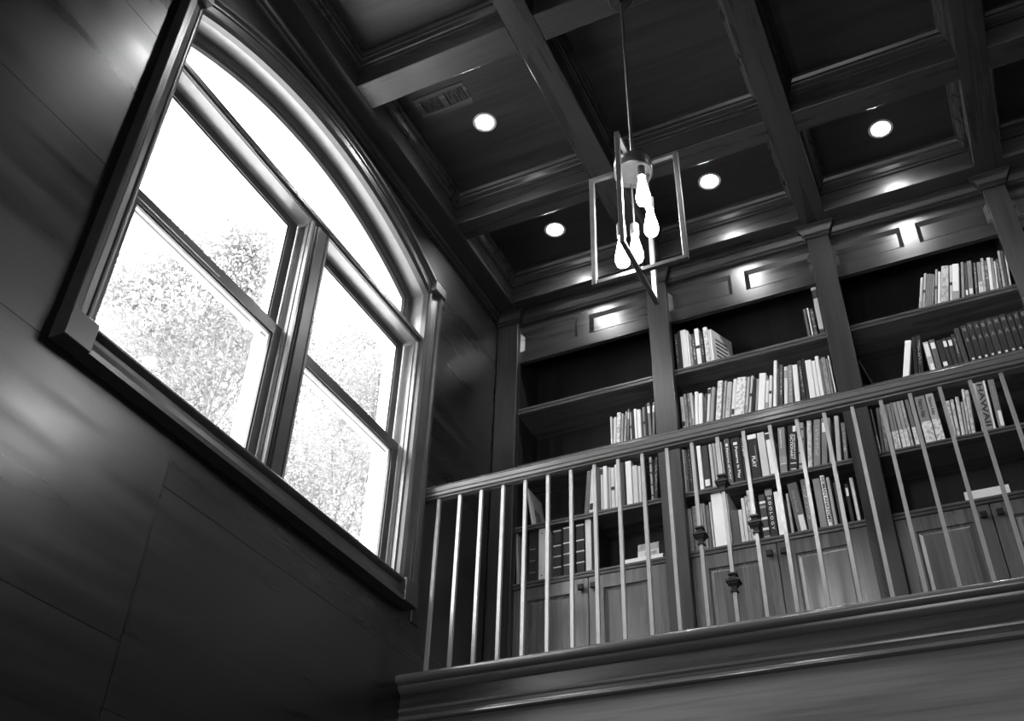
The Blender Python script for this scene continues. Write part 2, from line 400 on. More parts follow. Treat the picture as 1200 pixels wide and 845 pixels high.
# centre mullion and transom bar
mb = MB(); mb.box(-.105, -.012, 2.755, 2.865, 3.72, 5.26); mb.box(-.012, .006, 2.775, 2.845, 3.745, 5.19); mb.box(-.03, -.004, 2.764, 2.856, 3.745, 5.19)
o = at(win, mb, 'mullion', WINW); bevel(o, .003)
at(win, MB().box(-.235, -.106, 2.752, 2.868, 3.72, 5.26), 'exterior_mullion', WHITE)
at(win, MB().box(-.105, -.016, 1.742, 3.788, 5.2045, 5.258), 'transom_bar', LIT_JAMB)
mb = MB(); mb.box(-.016, -.004, 1.742, 3.788, 5.206, 5.258); mb.box(-.010, .006, 1.742, 3.788, 5.218, 5.246); mb.box(-.105, -.035, 1.742, 3.788, 5.258, 5.276)
o = at(win, mb, 'transom_face', WINWY); bevel(o, .002)
at(win, MB().box(-.235, -.106, 1.742, 3.788, 5.21, 5.275), 'exterior_transom', WHITE)
# jamb stops (thin strips beside the sashes)
for y0, y1 in ((1.742, 1.756), (2.741, 2.755), (2.865, 2.879), (3.774, 3.788)):
    for x0, x1 in ((-.050, -.032), (-.024, -.006)):
        at(win, MB().box(x0, x1, y0, y1, 3.745, 5.205), 'jamb_stop', LIT_JAMB)
# sashes
def sash(y0, y1, z0, z1, xi, xo, rails, split=.5, name='window_sash'):
    """rails = (stile, bottom, top)"""
    st, bt, tp = rails
    mb = MB()
    xm = xi+(xo-xi)*split
    def frame(x0, x1, mi, e=0.):
        mb.box(x0, x1, y0, y0+st-e, z0, z1, mi); mb.box(x0, x1, y1-st+e, y1, z0, z1, mi)
        mb.box(x0, x1, y0+st-e, y1-st+e, z0, z0+bt-e, mi); mb.box(x0, x1, y0+st-e, y1-st+e, z1-tp+e, z1, mi)
    frame(xm, xi, 0); frame(xm-.001, xi-.008, 0, -.007); frame(xo, xm, 1)
    s = at(win, mb, name, [WINW, WHITE]); 
    gl = MB().box(xm-.003-0, xm+.001, y0+st-.004-0, y1-st+.004, z0+bt-.004, z1-tp+.004)
    gl.v = [(x, y-2.765, z-3.70) for x, y, z in gl.v]
    gl.build('glass_pane', GLASS, s)
    return s
for y0, y1 in ((1.760, 2.737), (2.883, 3.770)):
    sash(y0+.001, y1-.001, 4.462, 5.203, -.100, -.140, (.052, .052, .046), .22)
    sash(y0+.001, y1-.001, 3.750, 4.522, -.056, -.096, (.050, .070, .060))
# arched light over the transom
def arch_light():
    mb = MB(); y0, y1 = 1.744, 3.786; n = 40
    def loop(x, ins):
        a, b = y0+ins*.9, y1-ins*.9
        return [(x, a, 5.275+ins*.45)]+[(x, a+(b-a)*i/n, arc_z(a+(b-a)*i/n, JR_-.002-ins)) for i in range(n+1)]+[(x, b, 5.275+ins*.45)]
    mb.loops([loop(-.125, 0), loop(-.085, 0), loop(-.085, .05), loop(-.093, .056), loop(-.093, .072), loop(-.110, .080)], True, mi=0)
    mb.loops([loop(-.110, .080), loop(-.155, .080), loop(-.155, 0), loop(-.125, 0)], True, mi=1)
    s = at(win, mb, 'arched_sash', [WINWY, WHITE])
    gl = MB(); L1 = loop(-.115, .078); n2 = len(L1)
    gl.v = [(x, y-2.765, z-3.70) for x, y, z in L1]; gl.f = [tuple(range(n2))]; gl.mi = [0]
    gl.build('glass_pane', GLASS, s)
arch_light()

# ------------------------------------------------------------------ gallery edge trims
mb = MB()
NP = [(3.952, 3.318), (3.892, 3.318)]+[(3.892-.0225*math.sin(t*math.pi/8), 3.2955+.0225*math.cos(t*math.pi/8)) for t in range(1, 8)]+[(3.892, 3.273), (3.900, 3.272), (3.902, 3.262), (3.908, 3.252), (3.918, 3.246), (3.926, 3.240), (3.952, 3.240)]
mb.loops([[(x, y, z) for y, z in NP] for x in (0, ROOM_X)], False, True, True)
struct(mb.build('trim_2', RAILW, None, True))
struct(MB().box(0, ROOM_X, 3.934, 3.952, 3.12, 3.242).build('trim_3', RAILW))
FP = [(3.940, 3.172), (3.926, 3.172), (3.922, 3.166), (3.924, 3.160), (3.930, 3.154), (3.932, 3.140), (3.930, 3.130), (3.922, 3.124), (3.920, 3.118), (3.926, 3.112), (3.950, 3.112)]
struct(MB().loops([[(x, y, z) for y, z in FP] for x in (0, ROOM_X)], False, True, True).build('trim_4', RAILW))

# ------------------------------------------------------------------ balustrade
bal = empty('balustrade', (0, 3.956, 3.318)); tag(bal, 'wooden handrail on slim pewter square balusters along the gallery edge', 'balustrade')
hp = [(-.018, 4.250), (-.018, 4.258), (-.033, 4.260), (-.034, 4.270), (-.026, 4.274), (-.026, 4.280), (-.033, 4.283), (-.035, 4.300), (-.028, 4.304), (-.028, 4.309), (-.032, 4.312), (-.025, 4.322), (-.012, 4.327), (0, 4.328)]
hp = hp+[(-d, z) for d, z in hp[-2::-1]]
at(bal, MB().loops([[(x, 3.956+d, z) for d, z in hp] for x in (.001, ROOM_X-.001)], True, True, True), 'handrail', RAILW, True)
bme = MB().box(-.0082, .0082, -.0082, .0082, 0, .936).mesh('baluster', IRON)
def knuckle_mesh():
    mb = MB(); P = [(.009, -.046), (.015, -.045), (.015, -.040), (.010, -.036), (.012, -.022), (.020, -.010), (.022, -.004), (.029, -.003), (.029, .006), (.022, .008), (.014, .020), (.011, .030), (.018, .032), (.018, .040), (.009, .042)]
    mb.loops([[(-r, -r, z), (r, -r, z), (r, r, z), (-r, r, z)] for r, z in P], True, True, True)
    return mb.mesh('knuckle', DARKIRON)
kme = knuckle_mesh()
for k in range(34):
    x = .108+.1226*k
    b = obj('baluster', bme, bal, (x, 0, 0))
    for z in {12: (4.003-3.318, 3.521-3.318), 11: (3.765-3.318,), 13: (3.770-3.318,)}.get(k, ()):
        obj('knuckle', kme, b, (0, 0, z))

# ------------------------------------------------------------------ built-in bookcases
PIL = [(0, .152), (1.055, 1.182), (2.08, 2.208), (3.075, 3.195), (4.10, 4.24)]
YF, YP, YBK = 4.755, 4.715, 5.085
FL = 3.30
BAYNAME = ['left', 'middle', 'right', 'far right']
def slope_panel(mb, x0, x1, z0, z1, yface, depth, w, raised):
    """recess with sloping sides (raised False) or raised field"""
    a = [(x0, yface, z0), (x1, yface, z0), (x1, yface, z1), (x0, yface, z1)]
    if raised:
        L = [a, [(p[0], yface+.010, p[2]) for p in a],
             [(x0+.004, yface+.010, z0+.004), (x1-.004, yface+.010, z0+.004), (x1-.004, yface+.010, z1-.004), (x0+.004, yface+.010, z1-.004)],
             [(x0+w, yface+.001, z0+w), (x1-w, yface+.001, z0+w), (x1-w, yface+.001, z1-w), (x0+w, yface+.001, z1-w)]]
    else:
        L = [a, [(x0+w, yface+depth, z0+w), (x1-w, yface+depth, z0+w), (x1-w, yface+depth, z1-w), (x0+w, yface+depth, z1-w)]]
    mb.loops(L, True, False, True)
def framed(mb, x0, x1, z0, z1, holes, y):
    """flat face in the plane y with rectangular holes side by side (equal z range)"""
    hz0, hz1 = holes[0][2], holes[0][3]
    q = lambda a, b, c, d: mb.quad([(a, y, c), (b, y, c), (b, y, d), (a, y, d)]) if b-a > 1e-5 and d-c > 1e-5 else None
    q(x0, x1, z0, hz0); q(x0, x1, hz1, z1)
    xs = x0
    for h in holes:
        q(xs, h[0], hz0, hz1); xs = h[1]
    q(xs, x1, hz0, hz1)
for i, ((a, b), (c, d)) in enumerate(zip(PIL, PIL[1:])):
    bc = empty('bookcase', (b, YF, FL)); MX = (b+c)/2
    tag(bc, 'dark stained built-in bookcase, %s bay, %s' % (BAYNAME[i], ['in the corner beside the arched window', 'behind the pendant light, packed with books', 'with the encyclopedia row on its second shelf', 'cut off by the right edge of the photo'][i]), 'bookcase')
    il, ir = b-.012, c+.012
    def pt(mbf, name, mat, sm=False): return at(bc, mbf, name, mat, sm)
    mb = MB(); mb.box(a, b, YP, YF+.02, FL, 6.03)
    o = pt(mb, 'pilaster', WZ); bevel(o, .003)
    if i == 3:
        o = pt(MB().box(c, d, YP, YF+.02, FL, 6.03), 'pilaster', WZ); bevel(o, .003)
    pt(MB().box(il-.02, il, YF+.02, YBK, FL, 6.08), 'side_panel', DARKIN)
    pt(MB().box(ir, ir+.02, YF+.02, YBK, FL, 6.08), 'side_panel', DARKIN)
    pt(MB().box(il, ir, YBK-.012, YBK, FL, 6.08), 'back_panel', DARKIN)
    # frieze with two sunk panels
    mb = MB(); sw = .0425
    h = [(b+.001, MX-sw, 5.782, 5.940), (MX+sw, c-.001, 5.782, 5.940)]
    framed(mb, b, c, 5.692, 6.04, h, YF)
    mb.quad([(b, YF, 5.692), (c, YF, 5.692), (c, YF+.03, 5.692), (b, YF+.03, 5.692)])
    mb.quad([(il, YF+.03, 5.692), (ir, YF+.03, 5.692), (ir, YF+.03, 6.04), (il, YF+.03, 6.04)])
    fr = pt(mb, 'frieze', WX)
    for hh in h:
        mb = MB(); slope_panel(mb, hh[0], hh[1], hh[2], hh[3], YF, .020, .024, False)
        mb.v = [(x-b, y-YF, z-FL) for x, y, z in mb.v]; mb.build('frieze_panel', WX, fr)
    # shelves with a moulded front edge
    def shelf(zt, th, name='shelf', y0=YF+.004):
        P = [(y0, zt), (y0-.003, zt-.004), (y0-.003, zt-th*.42), (y0+.003, zt-th*.5), (y0+.003, zt-th*.62), (y0-.001, zt-th*.7), (y0, zt-th), (YBK-.013, zt-th), (YBK-.013, zt)]
        pt(MB().loops([[(x, y, z) for y, z in P] for x in (il+.0005, ir-.0005)], True, True, True), name, SHELFW)
    shelf(5.325, .040); shelf(4.905, .040); shelf(4.482, .030)
    shelf(4.120, .034, 'counter', YF-.006)
    # cupboard below
    pt(MB().box(il, ir, YF+.022, YF+.04, FL, 4.085), 'cupboard_front', DARKIN)
    for s, (x0, x1) in enumerate(((b+.004, MX-.003), (MX+.003, c-.004))):
        st, z0, z1 = .084, FL+.08, 4.083
        mb = MB(); hole = [(x0+st, x1-st, z0+st, z1-.075)]
        framed(mb, x0, x1, z0, z1, hole, YF)
        mb.loops([[(x0, yy, z0), (x1, yy, z0), (x1, yy, z1), (x0, yy, z1)] for yy in (YF, YF+.02)], True, False, True)
        dr = pt(mb, 'door', DOORW)
        mb = MB(); slope_panel(mb, x0+st, x1-st, z0+st, z1-.075, YF, .01, .026, True)
        mb.v = [(x-b, y-YF, z-FL) for x, y, z in mb.v]; mb.build('door_panel', DOORW, dr)
        kx = MX+(-.036 if s == 0 else .036); kz = 4.022
        mb = MB(); P = [(.008, 0), (.008, -.014), (.016, -.018), (.016, -.030), (.013, -.033)]
        mb.loops([[(kx-r, YF+y, kz-r), (kx+r, YF+y, kz-r), (kx+r, YF+y, kz+r), (kx-r, YF+y, kz+r)] for r, y in P], True, True, True)
        mb.v = [(x-b, y-YF, z-FL) for x, y, z in mb.v]; mb.build('knob', DARKIRON, dr)
    mb = MB().box(b, c, YF-.004, YF+.02, FL, FL+.08); pt(mb, 'plinth', WX)
# cornice that breaks forward round each pilaster
CR = [(.000, 6.005), (.008, 6.006), (.008, 6.018), (.014, 6.024), (.018, 6.036), (.034, 6.058), (.040, 6.064), (.044, 6.076), (.050, 6.079), (.050, 6.090)]
L = []
for dd, z in CR:
    pts = []
    for xl, xr in PIL:
        xa = max(xl-dd, 0); xb = min(xr+dd, ROOM_X)
        if xl > 0: pts.append((xa, YF-dd, z))
        pts += [(xa, YP-dd, z), (xb, YP-dd, z)]
        if xr < ROOM_X: pts.append((xb, YF-dd, z))
    L.append(pts)
struct(MB().loops(L, False).build('trim_5', WX))

# ------------------------------------------------------------------ books
IN = {1: (.142, 1.053), 2: (1.170, 2.092), 3: (2.198, 3.092)}
YS = 4.782
ORD = ['first', 'second', 'third', 'fourth', 'fifth', 'sixth', 'seventh', 'eighth', 'ninth', 'tenth', 'eleventh', 'twelfth', 'thirteenth', 'fourteenth', 'fifteenth', 'sixteenth', 'seventeenth', 'eighteenth', 'nineteenth', 'twentieth']
def ordinal(n):
    if n <= 20: return ORD[n-1]
    t = {2: 'twenty', 3: 'thirty', 4: 'forty'}[n//10]
    return t+'-'+ORD[n % 10-1] if n % 10 else {30: 'thirtieth', 40: 'fortieth'}[n]
SHELFNAME = {'top': 'top shelf', 'second': 'second shelf', 'third': 'third shelf', 'counter': 'counter'}
def tone_word(t):
    for lim, w in ((.09, 'black'), (.18, 'near-black'), (.33, 'dark grey'), (.48, 'grey'), (.7, 'pale grey')):
        if t <= lim: return w
    return 'white'
LIGHTP = plain('label_paper', .80, .6); MIDP = plain('label_grey', .30, .6); DARKP = plain('label_dark', .015, .6)
INKL = plain('light_lettering', .80, .6); INKD = plain('dark_lettering', .010, .6); INKM = plain('dull_gilt_lettering', .28, .5)
BLOT = None
text_cache = {}
def text_mesh(body, mat):
    key = (body, mat.name)
    if key in text_cache: return text_cache[key]
    cu = bpy.data.curves.new('lettering', 'FONT'); cu.body = body; cu.size = 1; cu.offset = .022; cu.resolution_u = 2
    o = bpy.data.objects.new('lettering_tmp', cu); COL.objects.link(o)
    dg = bpy.context.evaluated_depsgraph_get()
    me = bpy.data.meshes.new_from_object(o.evaluated_get(dg))
    bpy.data.objects.remove(o); me.materials.clear(); me.materials.append(mat)
    xs = [v.co.x for v in me.vertices]; ys = [v.co.y for v in me.vertices]
    text_cache[key] = (me, min(xs), max(xs), min(ys), max(ys)); return text_cache[key]
def spine_text(parent, body, mat, x0, x1, z0, z1, upright=False, fit_h=1.0, y=-.0032):
    """flat print on the spine, inside the box x0..x1, z0..z1; reads downwards unless upright"""
    me, a, b, c, d = text_mesh(body, mat)
    me2 = me.copy()
    for v in me2.vertices:
        u = (v.co.x-a)/(b-a); w = (v.co.y-c)/(d-c)
        if upright: v.co = (x0+u*(x1-x0), y, z0+w*(z1-z0))
        else: v.co = (x0+w*(x1-x0), y, z1-u*(z1-z0))
    return obj('lettering', me2, parent)
def band(parent, w, z0, z1, mat, name='spine_band', x0=None, x1=None):
    return MB().box(.0006 if x0 is None else x0, w-.0006 if x1 is None else x1, -.0030, .0004, z0, z1).build(name, mat, parent)
def make_book(w, h, depth, tone, style, name='book'):
    st = style.split(':')[0]
    kind = {'b': 'blotchy', 't': 'marks', 'w': 'marks', 's': 'stripes'}.get(st, 'cloth')
    t = min(.003, w*.16); c = min(.0035, w*.2)
    mb = MB()
    # U-shaped case: rounded spine, two boards
    outer = [(0, depth), (0, c), (c*.4, -.0008), (c, -.0024), (w-c, -.0024), (w-c*.4, -.0008), (w, c), (w, depth)]
    inner = [(w-t, depth), (w-t, .003), (t, .003), (t, depth)]
    P = outer+inner
    mb.loops([[(x, y, z) for x, y in P] for z in (0, h)], True)
    n = len(mb.v); k = len(P)
    for zi in (0, k):     # end caps as quads between outer and inner outline
        idx = lambda q: zi+q
        for f in ((0, 1, 10, 11), (1, 2, 3, 10), (3, 4, 9, 10), (4, 5, 6, 9), (6, 7, 8, 9)):
            mb.f.append(tuple(idx(q) for q in f)); mb.mi.append(0)
    o = mb.build(name, SPINE[kind])
    tone = tone**1.3*1.05; o.color = (tone, tone, tone, 1)
    pg = MB().box(t+.0002, w-t-.0002, .0032, depth-.004, .003, h-.004).build('pages', PAPER, o)
    a, b = w*.14, w*.86
    if st == 'l': band(o, w, h*.10, h*.24, LIGHTP if tone < .6 else DARKP, 'spine_label', a, b)
    elif st == 'h': band(o, w, h*.70, h*.90, LIGHTP if tone < .6 else MIDP, 'spine_label', a, b)
    elif st == 'd': band(o, w, h*.04, h*.26, MIDP)
    elif st == 'D': band(o, w, h*.84, h*.97, DARKP); band(o, w, 0.004, h*.08, MIDP)
    elif st == 'm': band(o, w, h*.46, h*.54, DARKP)
    elif st == 'n':
        for q in (.12, .35, .62, .84): band(o, w, h*q, h*(q+.035), MIDP if tone < .3 else DARKP)
    elif st == 'k':
        for q in (.012, .225, .44, .655, .955): band(o, w, h*q, h*(q+.022), LIGHTP)
    elif st == 'g':
        for q in (.2, .42, .64): band(o, w, h*q, h*(q+.012), INKM, x0=w*.1, x1=w*.7)
    elif st == 'o':
        for q in (.11, .88): MB().lathe([(.0001, 0), (.004, 0), (.004, .0012), (.0001, .0012)], (0, 0, 0), 10).build('rivet', DARKP, o)
        for ch, q in zip([q for q in o.children if q.name.startswith('rivet')], (.11, .88)):
            ch.location = (w*.45, -.0022, h*q); ch.rotation_euler = (math.pi/2, 0, 0)
    elif st in ('L', 'Q'):
        l = band(o, w, .003, h*(.40 if st == 'L' else .46), SPINE['blotchy'], 'spine_picture'); l.color = (.72, .72, .72, 1)
        if st == 'Q': spine_text(o, 'Nature Atlas', INKD, w*.25, w*.7, h*.55, h*.93)
    elif st == 'M': band(o, w, h*.50, h*.94, LIGHTP, 'spine_label', w*.1, w*.85); band(o, w, h*.03, h*.26, LIGHTP, 'spine_label', w*.3, w*.9)
    elif st == 'H':
        band(o, w, h*.955, h*.995, LIGHTP); band(o, w, h*.76, h*.93, DARKP, 'spine_label'); band(o, w, h*.04, h*.12, DARKP, 'spine_label')
    elif st == 'B':
        for q, mt in ((.05, MIDP), (.22, LIGHTP), (.45, LIGHTP), (.7, MIDP), (.8, LIGHTP)): band(o, w, h*q, h*(q+.05), mt)
    elif st == 'P':
        band(o, w, h*.90, h*.995, LIGHTP); spine_text(o, 'PLAY', INKL, w*.22, w*.62, h*.28, h*.52); spine_text(o, 'essential', INKM, w*.66, w*.82, h*.4, h*.75)
    elif st == 'T2': spine_text(o, 'PLAY', INKL, w*.25, w*.65, h*.55, h*.80)
    elif st == 'T':
        tx = style[2:]
        if tx == 'ZOOLOGY': spine_text(o, 'Z O O L O G Y', INKL, w*.3, w*.72, h*.18, h*.84); band(o, w, h*.86, h*.97, MIDP)
        elif tx == 'DICTIONARY':
            spine_text(o, tx, INKL, w*.22, w*.52, h*.27, h*.80); spine_text(o, 'of the natural world', INKL, w*.6, w*.82, h*.27, h*.80)
            band(o, w, h*.06, h*.08, LIGHTP, x0=w*.2, x1=w*.8); band(o, w, h*.18, h*.20, LIGHTP, x0=w*.2, x1=w*.85); band(o, w, h*.86, h*.98, LIGHTP, 'spine_label', w*.55, w*.9)
        else:
            spine_text(o, tx, INKL, w*.32, w*.68, h*.12, h*.80)
            band(o, w, h*.84, h*.90, LIGHTP, 'spine_label', w*.28, w*.7)
    elif st == 'N':
        spine_text(o, 'Natural History', INKL, w*.22, w*.50, h*.55, h*.94); spine_text(o, 'volume one', INKM, w*.6, w*.8, h*.55, h*.94)
        band(o, w, h*.24, h*.38, MIDP); band(o, w, h*.22, h*.235, LIGHTP); band(o, w, h*.02, h*.07, MIDP)
    elif st == 'G':
        band(o, w, h*.06, h*.36, LIGHTP, 'spine_label', w*.35, w*.88)
        spine_text(o, style[2:] or 'Field Guide', INKM, w*.3, w*.6, h*.42, h*.85)
    elif st == 'K':
        tx = style[2:]
        if tx: spine_text(o, tx, INKD, w*.15, w*.85, h*.10, h*.96)
        else: band(o, w, h*.05, h*.80, LIGHTP, 'spine_label', w*.35, w*.75)
    elif st == 'E':
        spine_text(o, style[2:], INKM, w*.27, w*.73, h*.83, h*.93, True); spine_text(o, 'A', INKM, w*.25, w*.75, h*.54, h*.65, True)
        band(o, w, h*.06, h*.11, LIGHTP, 'spine_label', w*.32, w*.68)
    elif st == 'C':
        me, aa, bb, cc, dd = text_mesh('mmmm\nmmm\nmmmm\nmmm', INKD)
    return o
STYLE_WORD = {'p': '', 'b': ' with patterned spine', 't': ' with lettered spine', 'w': ' with lettered spine', 'l': ' with low label', 'h': ' with high label',
 'd': ' with dark foot', 'D': ' with dark top', 'm': ' with dark middle band', 'n': ' with ribbed spine bands', 'k': ' with white spine bands', 'g': ' with faint gilt lines', 'o': ' with two spine rivets',
 'L': ' with picture low down', 'Q': ' with picture low down', 'M': ' with two white labels', 'H': ' with white cap', 'B': ' with striped spine', 'P': ' titled PLAY', 'T2': ' lettered PLAY', 'N': ' with white title lines',
 'G': ' with white label', 'K': ' with bold lettering', 'E': '', 'C': ' with its cover showing', 's': ' with finely striped spine', 'V': ''}
def finish_row(shelf, bay, z, books):
    name = SHELFNAME[shelf]
    placed = []
    for n, (x0, x1, h, lean, tone, style) in enumerate(books):
        w = max(x1-x0, .005); dep = min(.27, max(.12, h*.70)) if style != 'C' else .19
        if style == 'V': dep = .26
        o = make_book(w, h, dep, tone, style)
        inset = rnd.uniform(0, .006)
        th = math.radians(lean)
        # lean about the corner that stays on the shelf
        if lean >= 0:
            R_ = Matrix.Rotation(th, 4, 'Y'); o.matrix_world = Matrix.Translation((x1, YS+inset, z+.0004)) @ R_ @ Matrix.Translation((-w, 0, 0))
        else:
            o.matrix_world = Matrix.Translation((x0, YS+inset, z+.0004)) @ Matrix.Rotation(th, 4, 'Y')
        if style == 'C': o.matrix_world = o.matrix_world @ Matrix.Rotation(math.radians(-24), 4, 'Z')
        st = style.split(':')[0]
        size = 'thick ' if w > .036 else ('slim ' if w < .0125 else '')
        if h > .325: size = 'tall '+size
        lab = '%s%s book%s, %s from left on %s, %s bookcase' % (size, tone_word(tone), STYLE_WORD.get(st, ''), ordinal(n+1), name, BAYNAME[bay-1])
        if st == 'T': lab = '%s%s book titled %s, %s from left on %s, %s bookcase' % (size, tone_word(tone), style[2:].split(' ')[-1].upper(), ordinal(n+1), name, BAYNAME[bay-1])
        if st == 'K' and style[2:]: lab = '%s%s book lettered %s, %s from left on %s, %s bookcase' % (size, tone_word(tone), style[2:].split(' ')[-1], ordinal(n+1), name, BAYNAME[bay-1])
        if st == 'E': lab = 'dark encyclopedia volume lettered %s, %s from left on %s of %s bookcase' % (style[2:], ordinal(n+1), name, BAYNAME[bay-1])
        tag(o, lab, 'book', 'books on the %s of the %s bookcase' % (name, BAYNAME[bay-1]))
        placed.append(o)
        if len(lab.replace(',', '').split()) > 16: print('LONG', lab)
    return placed
